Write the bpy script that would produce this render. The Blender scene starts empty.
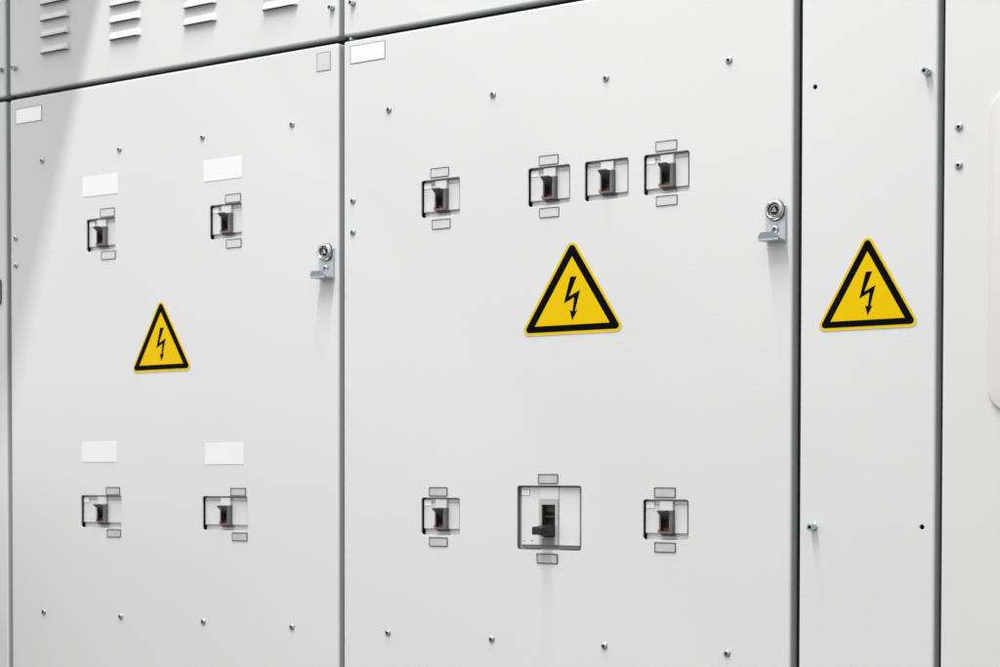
import bpy, math, random
from mathutils import Vector, Matrix
from mathutils.geometry import tessellate_polygon

random.seed(7)
S = bpy.context.scene
COL = S.collection
MM = 0.001
ZC = 1400.0          # height of the camera above the floor, mm (all z below are relative to it)

# ------------------------------------------------------------------ materials
def mat(name, col, rough=0.5, metal=0.0, spec=0.5, coat=0.0):
    m = bpy.data.materials.new(name); m.use_nodes = True
    b = m.node_tree.nodes['Principled BSDF']
    b.inputs['Base Color'].default_value = (*col, 1)
    b.inputs['Roughness'].default_value = rough
    b.inputs['Metallic'].default_value = metal
    b.inputs['Specular IOR Level'].default_value = spec
    b.inputs['Coat Weight'].default_value = coat
    return m

def tex(m, scale, lo, hi, bump=0.0, dist=0.0003, detail=3.0, rlo=None, rhi=None):
    """slight tone variation + surface relief from noise in the object's own space"""
    nt = m.node_tree; N = nt.nodes; L = nt.links
    b = N['Principled BSDF']
    tc = N.new('ShaderNodeTexCoord')
    geo = N.new('ShaderNodeNewGeometry')
    n1 = N.new('ShaderNodeTexNoise'); n1.inputs['Scale'].default_value = scale; n1.inputs['Detail'].default_value = detail
    L.new(geo.outputs['Position'], n1.inputs['Vector'])
    if lo is not None:
        r = N.new('ShaderNodeValToRGB')
        r.color_ramp.elements[0].position = 0.3; r.color_ramp.elements[1].position = 0.7
        r.color_ramp.elements[0].color = (*lo, 1); r.color_ramp.elements[1].color = (*hi, 1)
        L.new(n1.outputs['Fac'], r.inputs['Fac']); L.new(r.outputs['Color'], b.inputs['Base Color'])
    if rlo is not None:
        mr = N.new('ShaderNodeMapRange')
        mr.inputs['To Min'].default_value = rlo; mr.inputs['To Max'].default_value = rhi
        L.new(n1.outputs['Fac'], mr.inputs['Value']); L.new(mr.outputs['Result'], b.inputs['Roughness'])
    if bump:
        n2 = N.new('ShaderNodeTexNoise'); n2.inputs['Scale'].default_value = 420; n2.inputs['Detail'].default_value = 1.5
        L.new(geo.outputs['Position'], n2.inputs['Vector'])
        bp = N.new('ShaderNodeBump'); bp.inputs['Strength'].default_value = bump; bp.inputs['Distance'].default_value = dist
        L.new(n2.outputs['Fac'], bp.inputs['Height']); L.new(bp.outputs['Normal'], b.inputs['Normal'])
    return m

M = {}
M['paint'] = tex(mat('powder_coat_grey', (.60, .607, .603), .42), 2.2, (.592, .599, .595), (.609, .617, .613), bump=.16, dist=.0006, rlo=.34, rhi=.48)
M['paint_warm'] = tex(mat('powder_coat_warm', (.60, .60, .59), .42), 2.2, (.595, .595, .59), (.615, .613, .608), bump=.08, dist=.0006, rlo=.36, rhi=.5)
M['plate'] = tex(mat('cover_plate_white', (.58, .563, .555), .4), 4, (.57, .555, .548), (.59, .575, .567), bump=.05)
M['gasket'] = mat('black_gasket', (.022, .024, .026), .65, 0, .3)
M['seal'] = mat('edge_seal_grey', (.455, .485, .49), .5)
M['inside'] = mat('dark_interior', (.02, .02, .022), .8)
M['carcass'] = tex(mat('carcass_steel', (.45, .46, .46), .5), 3, (.43, .44, .44), (.46, .47, .47))
M['side_wall'] = tex(mat('wall_paint', (.33, .33, .32), .7), 3, (.32, .32, .31), (.34, .34, .33))
M['yellow'] = tex(mat('sign_yellow', (.67, .445, .0), .36, 0, .08), 18, (.66, .435, .0), (.685, .455, .0), rlo=.3, rhi=.4)
M['rim'] = tex(mat('sign_rim', (.58, .46, .07), .3), 30, (.56, .44, .06), (.60, .48, .09))
M['black'] = tex(mat('sign_black', (.002, .0023, .0035), .45, 0, .03), 25, None, None, rlo=.3, rhi=.45)
M['white'] = tex(mat('label_white', (.72, .715, .725), .4), 20, (.71, .705, .715), (.735, .73, .74))
M['white_bright'] = mat('label_bright_white', (.92, .915, .92), .3)
M['ink'] = mat('label_outline', (.06, .06, .065), .5)
M['insert'] = tex(mat('label_insert', (.555, .55, .56), .3), 20, (.545, .54, .55), (.565, .56, .57))
M['insert_grey'] = tex(mat('label_insert_grey', (.46, .46, .47), .2), 60, (.42, .42, .43), (.50, .50, .51))  # darker reflection on the lower inserts put into the grey
M['cover'] = tex(mat('breaker_cover', (.63, .626, .63), .4), 40, (.615, .61, .615), (.645, .64, .645))
M['nose'] = tex(mat('breaker_nose', (.63, .62, .625), .38), 40, (.62, .61, .615), (.65, .64, .645))
M['beige'] = tex(mat('breaker_beige', (.40, .38, .36), .5), 60, (.38, .36, .34), (.42, .40, .38))
M['printed_line'] = mat('printed_outline', (.2, .2, .2), .5)  # sticker outlines, also painted shade on the large breaker
M['house'] = tex(mat('toggle_housing', (.13, .124, .124), .45, 0, .3), 90, (.12, .113, .113), (.145, .139, .139))
M['lever'] = tex(mat('toggle_lever', (.065, .062, .064), .45, 0, .3), 90, (.058, .055, .057), (.075, .072, .074))
M['recess'] = mat('toggle_recess', (.03, .028, .033), .5, 0, .3)
M['dark'] = tex(mat('handle_black', (.013, .014, .02), .36, 0, .4), 120, None, None, bump=.1, dist=.0002, rlo=.3, rhi=.45)
M['red'] = mat('indicator_red', (.11, .013, .008), .5)
M['orange'] = mat('indicator_orange', (.48, .085, .04), .5)
M['zinc'] = tex(mat('zinc_screw', (.46, .49, .53), .3, 1.0), 400, (.40, .43, .47), (.53, .57, .61), rlo=.2, rhi=.38)
M['socket'] = mat('socket_dark', (.025, .028, .032), .5, .5)
M['steel'] = tex(mat('galvanised_plate', (.50, .54, .57), .4, .8), 160, (.46, .50, .53), (.54, .58, .61), rlo=.36, rhi=.5)
M['chrome'] = mat('chrome', (.56, .555, .56), .1, 1.0)
M['insertmetal'] = tex(mat('lock_insert', (.36, .35, .36), .3, 1.0), 300, (.28, .27, .28), (.44, .43, .44))

# ------------------------------------------------------------------ mesh building (coordinates in mm: x along the wall, y into it, z up)
class MB:
    def __init__(s): s.v = []; s.f = []; s.m = []; s.mats = []
    def mi(s, m):
        if m not in s.mats: s.mats.append(m)
        return s.mats.index(m)
    def face(s, pts, m):
        b = len(s.v); s.v += [tuple(p) for p in pts]; s.f.append(tuple(range(b, b + len(pts)))); s.m.append(s.mi(m))
    def loops(s, ls, m, cap0=False, cap1=False, close=True):
        n = len(ls[0]); b = len(s.v); k = s.mi(m)
        for l in ls: s.v += [tuple(p) for p in l]
        for i in range(len(ls) - 1):
            for j in range(n if close else n - 1):
                a = b + i * n + j; c = b + i * n + (j + 1) % n
                s.f.append((a, c, c + n, a + n)); s.m.append(k)
        if cap0: s.f.append(tuple(range(b, b + n))[::-1]); s.m.append(k)
        if cap1: s.f.append(tuple(range(b + (len(ls) - 1) * n, b + len(ls) * n))); s.m.append(k)
    def prism(s, poly, y0, y1, m, ch=0.0, seg=1, inset=None):
        """polygon in (x,z) standing from y1 (back) out to y0 (front, towards the viewer), front edge softened by ch"""
        if ch <= 0: ls = [[(x, y1, z) for x, z in poly], [(x, y0, z) for x, z in poly]]
        else:
            ls = [[(x, y1, z) for x, z in poly]]
            for i in range(seg + 1):
                a = math.pi / 2 * i / seg
                o = offset(poly, -ch * (1 - math.cos(a)))
                ls.append([(x, y0 + ch * (1 - math.sin(a)), z) for x, z in o])
        s.loops(ls, m, cap0=True, cap1=True)
    def box(s, x0, x1, y0, y1, z0, z1, m, ch=0.0, r=0.0, seg=1):
        s.prism(rrect(x0, x1, z0, z1, r) if r else [(x0, z0), (x1, z0), (x1, z1), (x0, z1)], y0, y1, m, ch, seg)
    def profile_x(s, poly, x0, x1, m):
        """polygon in (y,z) swept along x"""
        s.loops([[(x0, y, z) for y, z in poly], [(x1, y, z) for y, z in poly]], m, True, True)
    def lathe(s, prof, m, cx=0, cz=0, n=32, cap=True):
        """profile of (radius, y), back to front, about an axis along y"""
        ls = [[(cx + r * math.cos(2 * math.pi * k / n), y, cz + r * math.sin(2 * math.pi * k / n)) for k in range(n)] for r, y in prof]
        s.loops(ls, m, False, cap)
    def sheet(s, outer, holes, y, m):
        polys = [[Vector((x, z, 0)) for x, z in p] for p in [outer] + holes]
        flat = [p for pl in polys for p in pl]; b = len(s.v); k = s.mi(m)
        s.v += [(p.x, y, p.y) for p in flat]
        for t in tessellate_polygon(polys): s.f.append(tuple(b + i for i in t)); s.m.append(k)
    def build(s, name, parent=None, org=(0, 0, 0), smooth=None):
        me = bpy.data.meshes.new(name)
        me.from_pydata([((x - org[0]) * MM, (y - org[1]) * MM, (z - org[2]) * MM) for x, y, z in s.v], [], s.f)
        for m in s.mats: me.materials.append(m)
        for p, k in zip(me.polygons, s.m): p.material_index = k
        import bmesh
        bm = bmesh.new(); bm.from_mesh(me)
        bmesh.ops.remove_doubles(bm, verts=bm.verts, dist=1e-6)
        bmesh.ops.recalc_face_normals(bm, faces=bm.faces)
        bm.to_mesh(me); bm.free()
        if smooth:
            for p in me.polygons: p.use_smooth = True
            me.set_sharp_from_angle(angle=math.radians(smooth))
        o = bpy.data.objects.new(name, me); COL.objects.link(o)
        place(o, org, parent)
        return o

W = {}                                             # world position of every object, mm
def place(o, org, parent=None):
    W[o] = tuple(org)
    if parent is not None:
        o.parent = parent; p = W[parent]
        o.location = ((org[0] - p[0]) * MM, (org[1] - p[1]) * MM, (org[2] - p[2]) * MM)
    else:
        o.location = (org[0] * MM, org[1] * MM, (org[2] + ZC) * MM)

def rrect(x0, x1, z0, z1, r, n=5):
    out = []
    for cx, cz, a0 in ((x1 - r, z1 - r, 0), (x0 + r, z1 - r, 90), (x0 + r, z0 + r, 180), (x1 - r, z0 + r, 270)):
        for k in range(n + 1):
            a = math.radians(a0 + 90 * k / n); out.append((cx + r * math.cos(a), cz + r * math.sin(a)))
    return out

def area2(p): return sum(p[i][0] * p[(i + 1) % len(p)][1] - p[(i + 1) % len(p)][0] * p[i][1] for i in range(len(p)))
def offset(poly, d):
    """grow (d>0) or shrink a polygon"""
    sg = 1 if area2(poly) > 0 else -1
    n = len(poly); out = []
    for i in range(n):
        a, b, c = poly[i - 1], poly[i], poly[(i + 1) % n]
        e1 = Vector((b[0] - a[0], b[1] - a[1])).normalized(); e2 = Vector((c[0] - b[0], c[1] - b[1])).normalized()
        n1 = Vector((e1.y, -e1.x)) * sg; n2 = Vector((e2.y, -e2.x)) * sg
        m_ = n1 + n2; k = max(m_.length_squared, .3)
        m_ = m_ * (2 / k)
        out.append((b[0] + m_.x * d, b[1] + m_.y * d))
    return out

def tag(o, label, cat, group=None):
    o['label'] = label; o['category'] = cat
    if group: o['group'] = group
    return o
def thing(name, org, label, cat, group=None):
    o = bpy.data.objects.new(name, None); COL.objects.link(o); o.empty_display_size = .03
    place(o, org); return tag(o, label, cat, group)
def copy_tree(o, org, parent=None):
    """a copy of an object and of its children, moved to org (mm)"""
    c = o.copy(); COL.objects.link(c)
    if parent is None: c.parent = None
    place(c, org, parent)
    for ch in list(o.children):
        d = [W[ch][i] - W[o][i] for i in range(3)]
        copy_tree(ch, [org[i] + d[i] for i in range(3)], c)
    return c

# ------------------------------------------------------------------ the switch cabinets
TOP, BOT = 522.5, -1180.0          # lower doors
UB, UT = 529.0, 880.0              # upper panels
DEPTH = 15.5                       # depth of the folded door trays

def tray(name, parent, x0, x1, z0, z1, holes, m, r=2.6):
    """a door folded from sheet steel: flat face with openings, rounded fold, return flange"""
    b = MB(); seg = 5; rc = 3.2
    base = rrect(x0, x1, z0, z1, rc, 4)
    ls = []
    for i in range(seg + 1):
        a = math.pi / 2 * i / seg
        ls.append([(x, r * (1 - math.cos(a)), z) for x, z in offset(base, -r * (1 - math.sin(a)))])
    b.loops(ls, m)
    b.loops([[(x, r, z) for x, z in base], [(x, DEPTH - .8, z) for x, z in base], [(x, DEPTH, z) for x, z in offset(base, -.8)],
             [(x, DEPTH, z) for x, z in offset(base, -16)]], M['seal'])  # flange past the fold in a slightly darker grey
    face = offset(base, -r)
    ch = .35
    b.sheet(face, [offset(h, ch) for h in holes], 0.0, m)
    for h in holes:
        b.loops([[(x, 0, z) for x, z in offset(h, ch)], [(x, ch * .3, z) for x, z in offset(h, ch * .3)],
                 [(x, ch, z) for x, z in h], [(x, 1.8, z) for x, z in h]], m)
    return b.build(name, parent, ((x0 + x1) / 2, 0, (z0 + z1) / 2))

def cabinet(x0, x1, label, gap=9.0):
    c = thing('switch_cabinet', ((x0 + x1) / 2, 300, -ZC), label, 'cabinet', 'row of switch cabinets')
    b = MB(); e = gap / 2
    b.box(x0 - e + .3, x1 + e - .3, 19, 620, -ZC + 1, UT + 4, M['carcass'])
    b.build('carcass', c, ((x0 + x1) / 2, 300, -200))
    b = MB()
    b.box(x0 - e + .3, x1 + e - .3, 16.2, 19, BOT, UT, M['gasket'])  # solid black sheet, dark of the unlit interior put into its colour
    b.build('gasket', c, ((x0 + x1) / 2, 17, -200))
    return c

def circ(x, z, r, n=20): return [(x + r * math.cos(2 * math.pi * k / n), z + r * math.sin(2 * math.pi * k / n)) for k in range(n)]
def louvre_hole(x, z): return [(x - 25, z + .8), (x + 25, z + .8), (x + 25, z + 6), (x - 25, z + 6)]

XS = {0: (-1201.5, -610.3), 1: (-601.0, -8.2), 2: (.2, 594.6), 3: (604.3, 749.0), 4: (756.0, 1350.0)}
LOUV = [(cx, 576.9 + 21.75 * r) for cx in (-507.5, -372.2, -236.3, -100.5) for r in range(6)]

small_w, small_h, corner = 56.0, 42.6, 3.0
WIN1 = [(-420.6, 326.2, 55.2), (-193.5, 325.8, 55.2), (-421.8, -38.8, 78.0), (-195.8, -38.8, 78.0)]
WIN2 = [(145.6, 326.1, 56), (296.4, 326.2, 56), (371.5, 326.2, 56), (446.6, 326.2, 56), (146.0, -38.6, 56), (447.2, -38.7, 56)]
MAIN = (297.3, -38.7, 86.0, 71.2)
def win(x, z, w, h=small_h): return rrect(x - w / 2, x + w / 2, z - h / 2, z + h / 2, corner, 4)

cab0 = cabinet(*XS[0], 'grey switch cabinet cut off at the left edge, beside the cabinet with louvres')
cab1 = cabinet(*XS[1], 'grey switch cabinet with louvred upper panel and four breaker windows')
cab2 = cabinet(*XS[2], 'grey switch cabinet with seven breaker windows and the widest warning sign')
cab3 = cabinet(*XS[3], 'narrow grey switch cabinet with one warning sign and no breakers')
cab4 = cabinet(*XS[4], 'pale switch cabinet cut off at the right edge, with a raised round-cornered plate', 7)
HANDLE_WIN = (-655.0, 262.0)
d0 = tray('door', cab0, *XS[0], BOT, TOP, [rrect(-688.2, -621.4, 245.3, 278.7, 4.4, 4)], M['paint'])
u0 = tray('upper_panel', cab0, *XS[0], UB, UT, [], M['paint'])
d1 = tray('door', cab1, *XS[1], BOT, TOP, [win(*w) for w in WIN1], M['paint'])
u1 = tray('upper_panel', cab1, *XS[1], UB, UT, [louvre_hole(*l) for l in LOUV], M['paint'])
d2 = tray('door', cab2, *XS[2], BOT, TOP, [win(*w) for w in WIN2] + [win(*MAIN)], M['paint'])
u2 = tray('upper_panel', cab2, *XS[2], UB, UT, [], M['paint'])
d3 = tray('door', cab3, *XS[3], BOT, UT, [circ(619.2, 395.8, 2.5), circ(736.3, -42.2, 2.5)], M['paint'])
d4 = tray('door', cab4, *XS[4], BOT, UT, [], M['paint_warm'])

# raised plate on the right-hand cabinet
b = MB(); b.prism(rrect(803.2, 1120, 68.5, 369.5, 21, 10), -4.2, 0, M['plate'], 1.6, 4)
b.build('cover_plate', cab4, (960, 0, 219), 40)

# black frame of the window at the left edge
b = MB()
o_ = rrect(-690.0, -619.8, 243.5, 280.5, 6, 6); i_ = rrect(-688.0, -621.6, 245.5, 278.5, 4.5, 6)
b.loops([[(x, 0, z) for x, z in o_], [(x, -1.4, z) for x, z in o_], [(x, -1.9, z) for x, z in offset(o_, -.5)],
         [(x, -1.9, z) for x, z in offset(i_, .5)], [(x, 4, z) for x, z in i_]], M['dark'])
b.build('window_frame', cab0, (-655, 0, 262), 40)
b = MB(); b.box(-690, -619, 2.6, 4.5, 243, 281, M['insert'])
b.build('window_insert', cab0, (-655, 3, 262))

# louvres: pressed hoods, open below
def louvre():
    b = MB(); w = 28.6
    prof = [(0, 10.4), (-1.4, 9.9), (-2.7, 8.7), (-5.6, 3.2), (-6.3, 1.4), (-6.3, 0)]
    xs = [(-w, 0), (-w + .7, .35), (-w + 2.0, .75), (-w + 4.2, 1.0), (w - 4.2, 1.0), (w - 2.0, .75), (w - .7, .35), (w, 0)]
    ls = [[(x, y * k - .02, z * (.35 + .65 * k) if k < 1 else z) for y, z in prof] for x, k in xs]
    b.loops(ls, M['paint'], close=False)
    ls = [[(x * .985, min(y * k + .5, .6), z * (.35 + .65 * k) - .0 if z > 0 else 0.0) for y, z in prof] for x, k in xs]
    b.loops(ls, M['inside'], close=False)  # lining near black, shade inside the hood put into the colour
    lip = [[(x, -6.3 * k - .02, 0) for x, k in xs], [(x * .985, min(-6.3 * k + .5, .6), 0) for x, k in xs]]
    b.loops(lip, M['paint'], close=False)
    return b
lv = None
for x, z in LOUV:
    if lv is None: lv = louvre().build('louvre', u1, (0, 0, 0), 50); place(lv, (x, 0, z), u1)
    else: copy_tree(lv, (x, 0, z), u1)

# ------------------------------------------------------------------ screws
def screw_mesh():
    b = MB()
    b.lathe([(4.1, 0), (4.1, -.5), (3.85, -1.2), (3.2, -1.9), (2.4, -2.3), (1.6, -2.4)], M['zinc'], n=24, cap=False)
    b.lathe([(1.6, -2.4), (1.45, -.9)], M['socket'], n=6)
    return b
def cap_screw_mesh(L=10):
    b = MB()
    b.lathe([(4.1, 0), (4.1, -1.0), (3.5, -1.2)], M['zinc'], n=24, cap=False)
    b.lathe([(3.5, -1.2), (3.5, -L + .6), (3.0, -L), (1.9, -L)], M['zinc'], n=28, cap=False)
    b.lathe([(1.9, -L), (1.8, -L + 2.5)], M['socket'], n=6)
    return b
def bolt_mesh(L=6.5):
    b = MB()
    b.lathe([(3.9, 0), (3.9, -1.2), (3.3, -1.4)], M['zinc'], n=24, cap=False)
    b.lathe([(3.3, -1.4), (3.3, -L + .5), (2.8, -L), (1.8, -L)], M['zinc'], n=24, cap=False)
    b.lathe([(1.8, -L), (1.7, -L + 2)], M['socket'], n=6)
    return b
proto = {}
def put(kind, maker, x, z, parent):
    if kind not in proto:
        o = maker().build(kind, parent, (0, 0, 0), 40); place(o, (x, 0, z), parent); proto[kind] = o
    else: o = copy_tree(proto[kind], (x, 0, z), parent)
    o.rotation_euler = (0, random.uniform(0, 6.28), 0)
    return o
for k in range(4):
    put('screw', screw_mesh, -2040 + 1505 + 151 * k, 434.2, d1); put('screw', screw_mesh, -535 + 150.8 * k, -176.2, d1)
    put('screw', screw_mesh, 69.8 + 150.5 * k, 434.7, d2); put('screw', screw_mesh, 68.6 + 151.2 * k, -176.1, d2)
for z in (333.6, 296.4):
    put('screw', screw_mesh, -589.5, z, d1); put('screw', screw_mesh, 14.7, z, d2)
for z in (339.8, 303.3): put('screw', screw_mesh, 771.5, z, d4)
put('cap_screw', cap_screw_mesh, 739.5, 395.6, d3); put('cap_screw', cap_screw_mesh, 620.8, -43.8, d3)
put('hex_bolt', bolt_mesh, -589.0, 565.2, u1); put('hex_bolt', bolt_mesh, -17.0, 565.0, u1)
put('hex_bolt', bolt_mesh, 15.4, 566.0, u2); put('hex_bolt', bolt_mesh, -616.6, 566.0, u0)
# little hinge pin showing in the seam at the corner of the middle door
b = MB(); b.lathe([(2.2, 12), (2.2, 2), (1.6, 1.2)], M['zinc'], n=16)
b.build('hinge_pin', cab2, (0, 0, 0), 40); place(COL.objects[-1], (9.5, 0, 525.6), cab2)

# ------------------------------------------------------------------ locks with bent pull plate
def lock(x, z, parent_cab):
    """x,z: centre of the barrel"""
    o = (x, 0, z)
    b = MB()
    xl, xr, zb = x - 11.3, x + 11.3, z - 31.0
    b.prism(rrect(xl, xr, zb, z + 5, 1.2, 3), -3.4, 0, M['steel'], .4)
    # ledge bent outwards, then a lip with clipped corners turned up
    b.box(xl, xr, -18.5, -1.2, zb - .6, zb + 1.2, M['steel'], .2)
    lip = [(xl, zb - 1.0), (xr, zb - 1.0), (xr, zb + 3.6), (xr - 4.4, zb + 7.6), (xl + 3.2, zb + 7.6), (xl, zb + 3.6)]
    fr = [(px, -18.0 - (pz - zb) * .28, pz) for px, pz in lip]; bk = [(px, -16.0 - (pz - zb) * .28, pz) for px, pz in lip]
    b.loops([bk, fr], M['steel'], True, True)
    lk = b.build('lock_plate', parent_cab, o)
    b = MB(); b.lathe([(11.0, -3.2), (11.0, -4.6), (10.4, -5.2)], M['gasket'], x, z, 40)
    b.build('seal_ring', lk, o, 40)
    b = MB(); b.lathe([(10.7, -5.0), (10.7, -6.2), (10.1, -7.6), (9.0, -8.5), (7.8, -8.6), (6.9, -8.0), (6.4, -7.0), (6.2, -3.6)], M['chrome'], x, z, 48, cap=False)
    b.build('lock_ring', lk, o, 35)
    b = MB(); b.lathe([(6.2, -3.7), (3.4, -3.7), (.2, -3.7)], M['recess'], x, z, 32)
    tri = [(x + 3.9 * math.cos(math.radians(a)), z + 3.9 * math.sin(math.radians(a))) for a in (90, 210, 330)]
    b.prism(tri, -7.6, -3.7, M['insertmetal'], .5)
    b.lathe([(5.9, -3.8), (5.9, -5.4), (4.8, -5.4), (4.8, -3.8)], M['insertmetal'], x, z, 32, cap=False)
    b.build('lock_barrel', lk, o)
    b = MB(); b.lathe([(4.4, -3.3), (4.4, -4.0), (3.9, -5.0), (2.8, -5.7), (1.4, -6.0)], M['zinc'], x, z - 18.6, 28, cap=False)
    b.lathe([(1.4, -6.0), (1.2, -4.9)], M['socket'], x, z - 18.6, 6)
    b.build('screw', lk, (x, 0, z - 18.6), 40)
    return lk
lock(-25.0, 275.2, cab1); lock(577.3, 276.0, cab2)

# ------------------------------------------------------------------ circuit breakers behind the door openings
def small_breaker(w, sticker=True, label='', org=(0, 0)):
    t = thing('circuit_breaker', (org[0], 10, org[1]), label, 'circuit breaker', 'small circuit breakers in the cabinet doors')
    X, Z = org; o = (X, 0, Z)
    L, R, T, B = X - w / 2 + .4, X + w / 2 - 3.9, Z + 19.7, Z - 21.9
    b = MB(); c = M['cover']
    b.box(L + .5, R - .3, 7.2, 13, B - 6, T + 3, c)                # base level, seen as the strip below
    for xa, xb in ((L, X - 6.6), (X + 8.2, R)):
        b.box(xa, xb, 4.6, 8, Z - 14.6, Z + 15.6, c, .5)           # raised cover either side of the toggle
        b.box(xa + .05, xb, 4.8, 8, Z + 15.9, T, c, .35)
    b.box(X - 7.4, X + 8.6, 5.0, 7.6, Z - 20.6, Z - 15.2, M['nose'], .3)
    cv = b.build('cover', t, o)
    b = MB(); b.box(X - 8.0, X + 7.8, 1.2, 7.0, Z + 9.5, T - .1, M['nose'], .3)
    b.build('centre_strip', t, o)
    # toggle housing: frame round a recess
    b = MB(); h = M['house']
    x0, x1, z0, z1 = X - 7.5, X + 8.9, Z - 14.9, Z + 10.0
    rx0, rx1, rz0, rz1 = X - 5.3, X + 5.0, Z - 12.3, Z + 9.0
    out = [(x0, z0), (x1, z0), (x1, z1), (x0, z1)]; inn = [(rx0, rz0), (rx1, rz0), (rx1, rz1), (rx0, rz1)]
    b.loops([[(x, 6, z) for x, z in out], [(x, -.9, z) for x, z in out], [(x, -1.3, z) for x, z in offset(out, -.4)], [(x, -1.3, z) for x, z in inn]], h)
    b.loops([[(x, -1.3, z) for x, z in inn], [(x, 7.0, z) for x, z in inn]], M['recess'], cap1=True)
    b.box(x0 + 1.8, x1 + .3, .5, 6, z0 - 2.2, z0 - .02, M['lever'], .3)  # dark strip under the housing, shadow there put into its colour
    hs = b.build('toggle_housing', t, o)
    b = MB()
    b.profile_x([(6.2, 8.6 + Z), (-8.6, 10.0 + Z), (-9.2, 9.2 + Z), (-8.8, 8.1 + Z), (-1.2, 3.4 + Z), (6.2, -1.5 + Z)], rx0 + .3, rx1 - .3, M['lever'])
    b.build('toggle', hs, o)
    b = MB(); b.box(rx0 + .4, rx1 - .4, 2.6, 6.4, rz0 + .02, rz0 + 3.3, M['red'], .2)
    b.build('indicator', hs, o)
    b = MB(); b.box(x0 - 2.0, x0 - .02, -.6, 5.2, z0 + 1.4, z0 + 4.9, M['orange'], .2)
    b.build('side_tab', hs, o)
    if sticker:
        b = MB()
        sx0, sx1, sz0, sz1 = L + .9, L + 11.3, Z + 12.2, Z + 18.6
        b.box(sx0 - .45, sx1 + .45, 4.35, 5.7, sz0 - .45, sz1 + .45, M['printed_line'])
        b.box(sx0, sx1, 4.2, 5.7, sz0, sz1, M['white_bright'])
        b.build('sticker', t, o)
    return t

BRK = [
 (WIN1[0], True,  'breaker in the upper left window of the louvre-topped cabinet'),
 (WIN1[1], True,  'breaker in the upper right window of the louvre-topped cabinet'),
 (WIN1[2], True,  'breaker with white sticker in the lower left wide window of the louvre-topped cabinet'),
 (WIN1[3], False, 'breaker without sticker in the lower right wide window of the louvre-topped cabinet'),
 (WIN2[0], True,  'breaker with toggle up, standing apart as leftmost of the middle cabinet top row'),
 (WIN2[1], True,  'second breaker from the left in the middle cabinet top row, with white sticker'),
 (WIN2[2], False, 'breaker without label holders or sticker in the middle cabinet top row'),
 (WIN2[3], True,  'rightmost breaker of the middle cabinet top row, nearest the lock'),
 (WIN2[4], True,  'small breaker to the left of the large breaker in the bottom row'),
 (WIN2[5], True,  'small breaker to the right of the large breaker in the bottom row'),
]
protoB = {}
for (x, z, w), stk, lab in BRK:
    k = (round(w), stk)
    if k not in protoB: protoB[k] = small_breaker(w, stk, lab, (x, z))
    else:
        o = copy_tree(protoB[k], (x, 10, z)); o['label'] = lab

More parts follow.
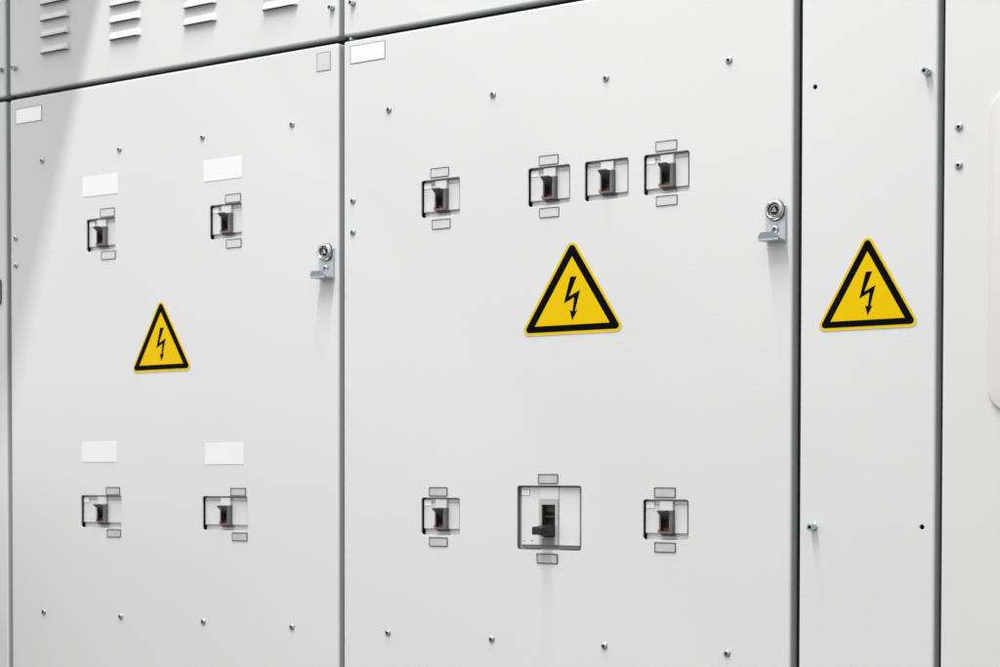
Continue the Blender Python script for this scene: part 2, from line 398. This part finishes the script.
def main_breaker():
    X, Z, w, h = MAIN; o = (X, 0, Z)
    t = thing('circuit_breaker', (X, 10, Z), 'large breaker with long black handle lowered, in the square bottom window', 'circuit breaker')
    b = MB(); c = M['cover']
    b.box(X - 46, X - 15.6, 7.5, 14, Z - 42, Z + 37, M['beige']); b.box(X + 10.4, X + 40, 7.5, 14, Z - 42, Z + 37, M['beige']); b.box(X - 15.6, X + 10.4, 7.6, 14, Z - 42, Z - 24, c)
    # cover with the handle slot left open
    L, R, T, B = X - 40.4, X + 38.2, Z + 33.9, Z - 30.4
    sx0, sx1 = X - 15.6, X + 10.4
    b.box(L, sx0, 4.6, 8, B, T, c, .6); b.box(sx1, R, 4.6, 8, B, T, c, .6)
    b.box(X - 37, X + 36, 5.8, 8, Z - 33.6, B - .2, M['printed_line'], .3)  # shade of the gap under the cover put into this strip's grey
    b.build('cover', t, o)
    b = MB(); b.box(sx0 + .1, sx1 - .1, 3.6, 8, Z + 20.6, T + .1, M['nose'], .5)
    b.build('centre_strip', t, o)
    b = MB()
    x0, x1 = X - 12.0, X + 6.4; z0, z1 = Z - 21.4, Z + 14.8
    out = [(sx0 + .1, B + .2), (sx1 - .1, B + .2), (sx1 - .1, Z + 20.5), (sx0 + .1, Z + 20.5)]; inn = [(x0, z0), (x1, z0), (x1, z1), (x0, z1)]
    b.loops([[(x, 8, z) for x, z in out], [(x, 3.4, z) for x, z in out], [(x, 3.0, z) for x, z in offset(out, -.4)], [(x, 3.0, z) for x, z in inn],
             [(x, 4.0, z) for x, z in offset(inn, -.4)]], M['beige'])
    b.loops([[(x, 4.0, z) for x, z in offset(inn, -.4)], [(x, 14, z) for x, z in offset(inn, -.8)]], M['recess'], cap1=True)
    b.box(x0, x1, 2.7, 4, B + .8, z0 - .3, M['printed_line'], .2)  # grey plate below the slot, its tone includes the handle's shadow
    b.box(x0 + 1, x1 - 1, 9, 13.8, Z + .5, Z + 2.2, M['lever'])
    b.box(x0 + 1, x1 - 3, 10.5, 13.8, Z + 6.5, Z + 14, M['lever'])
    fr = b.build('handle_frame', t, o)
    # handle: tapers towards the tip, hole for a padlock
    b = MB()
    hx0, hx1 = X - 8.9, X + 4.4
    def sec(y, x0, x1, z0, z1, r):
        return [(x, y, z) for x, z in rrect(x0, x1, z0, z1, r, 4)]
    b.loops([sec(13, hx0 - 1.5, hx1 + 1.4, Z - 20.6, Z - 7.2, .6), sec(1.0, hx0 - 1.2, hx1 + 1.4, Z - 20.4, Z - 7.6, 1.0), sec(-9, hx0 - .2, hx1 + .6, Z - 18.9, Z - 8.6, 1.4),
             sec(-10, hx0, hx1 + .1, Z - 18.6, Z - 9.0, 1.6), sec(-19.6, hx0 + .1, hx1, Z - 18.3, Z - 9.3, 1.8), sec(-20.6, hx0 + .9, hx1 - .8, Z - 17.5, Z - 10.1, 1.5)], M['dark'], False, True)
    b.lathe([(2.2, -20.62), (2.2, -20.8), (1.9, -20.85), (1.8, -20.62)], M['dark'], (hx0 + hx1) / 2 + .4, Z - 13.8, 20, cap=False)
    b.lathe([(1.9, -20.7), (.1, -20.72)], M['gasket'], (hx0 + hx1) / 2 + .4, Z - 13.8, 20)
    b.build('handle', fr, o, 40)
    b = MB()
    b.box(L + .3, L + 12.0, 4.35, 5.6, Z + 24.3, Z + 31.7, M['printed_line']); b.box(L + .8, L + 11.5, 4.2, 5.6, Z + 24.8, Z + 31.2, M['white'])
    b.build('sticker', t, o)
    b = MB()
    for dx in (4.4, 14.6): b.lathe([(.75, 4.58), (.75, 4.4), (.5, 4.35)], M['socket'], L + dx, B + 4.6, 12)
    b.build('screw_pair', t, o)
    return t
main_breaker()

# ------------------------------------------------------------------ label holders by the openings
def holder(l, r, t, bt, ins, label, tilt=0.0):
    x, z = (l + r) / 2, (t + bt) / 2; o = (x, 0, z)
    th = thing('label_holder', o, label, 'label holder', 'outlined label holders by the breaker windows')
    b = MB(); a = rrect(l, r, bt, t, .8, 3); i = offset(a, -.75 if ins == 'insert' else -1.0)
    b.loops([[(px, -.03, pz) for px, pz in a], [(px, -.75, pz) for px, pz in a], [(px, -.95, pz) for px, pz in offset(a, -.15)], [(px, -.95, pz) for px, pz in offset(i, .1)], [(px, -.45, pz) for px, pz in i]], M['ink'])
    b.build('frame', th, o)
    b = MB(); b.sheet(i, [], -.5, M[ins]); b.build('insert', th, o)
    th.rotation_euler = (math.radians(tilt), 0, 0)
    return th
HL = [
 (-421.0, -393.6, 359.6, 348.4, 'insert', 'blank outlined label holder above the upper left breaker of the louvre-topped cabinet'),
 (-419.2, -392.0, 303.6, 292.4, 'insert', 'blank outlined label holder below the upper left breaker of the louvre-topped cabinet'),
 (-193.6, -167.2, 358.8, 348.0, 'insert', 'blank outlined label holder above the upper right breaker of the louvre-topped cabinet'),
 (-192.4, -166.2, 302.8, 291.8, 'insert', 'blank outlined label holder below the upper right breaker of the louvre-topped cabinet'),
 (-411.4, -385.2, -6.4, -16.9, 'insert_grey', 'grey label holder above the lower left wide window of the louvre-topped cabinet'),
 (-410.0, -383.8, -61.6, -72.4, 'insert_grey', 'grey label holder below the lower left wide window of the louvre-topped cabinet'),
 (-185.6, -159.3, -6.8, -17.0, 'insert_grey', 'grey label holder above the lower right wide window of the louvre-topped cabinet'),
 (-183.0, -156.8, -62.4, -73.0, 'insert_grey', 'grey label holder below the lower right wide window of the louvre-topped cabinet'),
 (131.7, 158.1, 360.4, 349.6, 'insert', 'blank label holder above the leftmost breaker of the middle cabinet top row'),
 (134.0, 160.4, 301.4, 290.4, 'insert', 'blank label holder below the leftmost breaker of the middle cabinet top row'),
 (283.4, 309.4, 359.8, 349.2, 'insert', 'blank label holder above the second breaker of the middle cabinet top row'),
 (284.2, 310.3, 302.4, 291.6, 'insert', 'blank label holder below the second breaker of the middle cabinet top row'),
 (433.6, 459.8, 360.2, 349.6, 'insert', 'blank label holder above the rightmost breaker of the middle cabinet top row'),
 (434.4, 460.5, 302.7, 292.1, 'insert', 'blank label holder below the rightmost breaker of the middle cabinet top row'),
 (130.0, 156.5, -5.0, -15.6, 'insert_grey', 'grey label holder above the small breaker left of the large one'),
 (130.2, 156.9, -62.7, -73.3, 'insert_grey', 'grey label holder below the small breaker left of the large one'),
 (283.2, 309.9, 9.8, -1.0, 'insert_grey', 'grey label holder above the large breaker'),
 (282.0, 309.8, -77.8, -89.0, 'insert_grey', 'grey label holder below the large breaker, its lower edge lifting'),
 (433.3, 459.8, -4.6, -15.4, 'insert_grey', 'grey label holder above the small breaker right of the large one'),
 (433.9, 460.2, -62.6, -73.4, 'insert_grey', 'grey label holder below the small breaker right of the large one'),
]
for l, r, t, bt, ins, lab in HL:
    h = holder(l, r, t, bt, ins, lab, 5 if 'lifting' in lab else 0)
    if 'lifting' in lab: h.location.y -= .0006

# ------------------------------------------------------------------ blank labels stuck on the doors
def blank(l, r, t, bt, label, border=False, fill='white', skew=0.0):
    o = ((l + r) / 2, 0, (t + bt) / 2); b = MB()
    if border: b.box(l, r, -.35, -.02, bt, t, M['ink']); e = .7
    else: e = 0
    b.box(l + e, r - e, -.5, -.03, bt + e, t - e, M[fill], .1)
    ob = b.build('blank_label', None, o); ob.rotation_euler = (0, math.radians(skew), 0)
    return tag(ob, label, 'label', 'blank rectangular labels on the doors')
blank(-454.6, -387.4, 403.8, 377.6, 'blank white label above the upper left breaker window of the louvre-topped cabinet', skew=.2)
blank(-231.4, -165.0, 404.0, 377.8, 'blank white label above the upper right breaker window of the louvre-topped cabinet')
blank(-458.3, -390.9, 53.0, 26.5, 'blank white label above the lower left wide window of the louvre-topped cabinet')
blank(-229.9, -162.4, 48.9, 22.6, 'blank white label above the lower right wide window of the louvre-topped cabinet', skew=-.3)
blank(-588.6, -535.5, 509.0, 488.2, 'white label with dark outline in the top left corner of the louvre-topped cabinet door', True, 'white_bright')  # white raised to carry a gloss reflection in the colour
blank(11.0, 64.0, 515.9, 494.7, 'white label with dark outline in the top left corner of the middle cabinet door', True)
blank(-42.0, -20.2, 514.2, 492.1, 'small square grey label with dark outline near the door top right corner', True, 'insert')

# ------------------------------------------------------------------ warning signs
BOLT = [(325.5, 224.9), (334.0, 224.9), (323.8, 203.6), (338.3, 209.8), (331.6, 187.0), (335.0, 188.6), (328.0, 177.0), (324.6, 188.6), (328.2, 187.2), (330.5, 202.1), (317.0, 196.0)]
def rtri(w, h, r, cx=0, zb=0, n=7):
    """equilateral rounded triangle stretched to w x h"""
    pts = []
    for ca, a0 in ((90, 30), (210, 150), (330, 270)):
        c = (math.cos(math.radians(ca)), math.sin(math.radians(ca)))
        for k in range(n + 1):
            a = math.radians(a0 + 120 * k / n); pts.append((c[0] + r * math.cos(a), c[1] + r * math.sin(a)))
    xs = [p[0] for p in pts]; zs = [p[1] for p in pts]
    return [(cx + (p[0] - (min(xs) + max(xs)) / 2) / (max(xs) - min(xs)) * w, zb + (p[1] - min(zs)) / (max(zs) - min(zs)) * h) for p in pts]
def sign(cx, zb, w, h, label, roll=0.0):
    t = thing('warning_sign', (cx, 0, zb), label, 'warning sign', 'yellow high voltage warning signs'); o = (cx, 0, zb)
    outer = rtri(w, h, .115, cx, zb)
    blk = rtri(w * .945, h * .935, .068, cx, zb + h * .036)
    iw, ih = w * .760, h * .742; iz = zb + h * .107
    inner = [(cx - iw / 2, iz), (cx + iw / 2, iz), (cx, iz + ih)]
    b = MB(); b.prism(outer, -.45, -.02, M['rim'], .15); b.build('plate', t, o)
    b = MB(); b.sheet(rtri(w * .975, h * .97, .11, cx, zb + h * .016), [], -.475, M['yellow'])
    b.prism(offset(inner, .3), -.50, -.46, M['yellow']); b.build('yellow_field', t, o)
    b = MB(); b.sheet(blk, [offset(inner, .05)], -.53, M['black'])
    b.build('border', t, o)
    b = MB(); poly = [(cx + (x - 327.5) / 128.7 * w, zb + (z - 162) / 100 * h) for x, z in BOLT]
    b.sheet(poly, [], -.53, M['black'])
    b.build('lightning_bolt', t, o)
    t.rotation_euler = (0, math.radians(roll), 0)
    return t
sign(327.6, 162.0, 128.9, 100.0, 'widest yellow high voltage triangle, on the middle cabinet door above the large breaker', 0)
sign(677.6, 151.4, 104.2, 90.3, 'yellow high voltage triangle on the narrow cabinet door', -.1)
sign(-307.8, 141.6, 104.6, 90.2, 'yellow high voltage triangle on the louvre-topped cabinet, among four breaker windows', -.2)

# ------------------------------------------------------------------ unseen slab added overhead to shade the upper left (outside the frame)
b = MB(); b.box(-500, -324, -1150, 400, 905, 960, M['carcass'])
bo = b.build('beam', None, (-560, -400, 930)); bo['kind'] = 'structure'
# unseen low block added at the left to darken the lower left doors
b = MB(); b.box(-1400, -725, -820, -30, -ZC, 10, M['side_wall'])
bo = b.build('wall', None, (-1300, 0, 0)); bo['kind'] = 'structure'
b = MB(); b.box(1780, 1950, -900, 700, -ZC, 1500, M['side_wall'])  # unseen block added at the right to dim the right-hand doors
bo = b.build('wall', None, (1850, 0, 0)); bo['kind'] = 'structure'

# ------------------------------------------------------------------ light: rows of tube fittings running out from the cabinets
def tube(x, z, y0, y1, power, width=.11, col=(1, .995, .985)):
    l = bpy.data.lights.new('tube_lamp', 'AREA'); l.shape = 'RECTANGLE'
    l.size = width; l.size_y = (y1 - y0) * MM; l.energy = power; l.color = col
    o = bpy.data.objects.new('tube_lamp', l); COL.objects.link(o)
    o.location = (x * MM, (y0 + y1) / 2 * MM, (z + ZC) * MM)
    return o
P_MAIN, P_LEFT, P_WORLD = 88, 16, 1.10
tube(296, 2640, -2200, -250, P_MAIN)
tube(-2100, 2640, -3300, -350, P_LEFT, .12)

w = bpy.data.worlds.new('World'); S.world = w; w.use_nodes = True
nt = w.node_tree; bg = nt.nodes['Background']
tc = nt.nodes.new('ShaderNodeTexCoord'); sp = nt.nodes.new('ShaderNodeSeparateXYZ'); rp = nt.nodes.new('ShaderNodeValToRGB')
mr = nt.nodes.new('ShaderNodeMapRange'); mr.inputs['From Min'].default_value = -1; mr.inputs['From Max'].default_value = 1
nt.links.new(tc.outputs['Generated'], sp.inputs[0]); nt.links.new(sp.outputs['Z'], mr.inputs['Value']); nt.links.new(mr.outputs['Result'], rp.inputs['Fac'])
e = rp.color_ramp.elements
e[0].position = .0; e[0].color = (.22, .22, .215, 1)
e[1].position = 1.0; e[1].color = (2.1, 2.1, 2.1, 1)
x = e.new(.75); x.color = (1.25, 1.25, 1.25, 1)
x = e.new(.40); x.color = (.36, .36, .355, 1)
x = e.new(.56); x.color = (.95, .955, .95, 1)
nt.links.new(rp.outputs['Color'], bg.inputs['Color']); bg.inputs['Strength'].default_value = P_WORLD

# ------------------------------------------------------------------ camera (solved from the seams, screw rows and edges)
th, al, ro, f, sy = 6.29483241e-01, -2.41642183e-02, 1.66231378e-03, 1927.76, 195.919
fwd = Vector((-math.sin(th) * math.cos(al), math.cos(th) * math.cos(al), math.sin(al)))
right = Vector((math.cos(th), math.sin(th), 0)); up = right.cross(fwd)
r_ = right * math.cos(ro) + up * math.sin(ro); u_ = up * math.cos(ro) - right * math.sin(ro)
cd = bpy.data.cameras.new('camera'); cd.sensor_fit = 'HORIZONTAL'; cd.sensor_width = 36; cd.lens = f / 1000 * 36
cd.shift_y = sy / 1000; cd.clip_start = .05; cd.clip_end = 100
co = bpy.data.objects.new('camera', cd); COL.objects.link(co)
co.matrix_world = Matrix(((r_.x, u_.x, -fwd.x, 1.505), (r_.y, u_.y, -fwd.y, -1.7494), (r_.z, u_.z, -fwd.z, ZC * MM), (0, 0, 0, 1)))
cd.dof.use_dof = True; cd.dof.aperture_fstop = 12; cd.dof.focus_distance = 2.03
S.camera = co

S.view_settings.view_transform = 'Standard'; S.view_settings.look = 'None'
S.view_settings.exposure = 0; S.view_settings.gamma = 1
S.cycles.max_bounces = 8
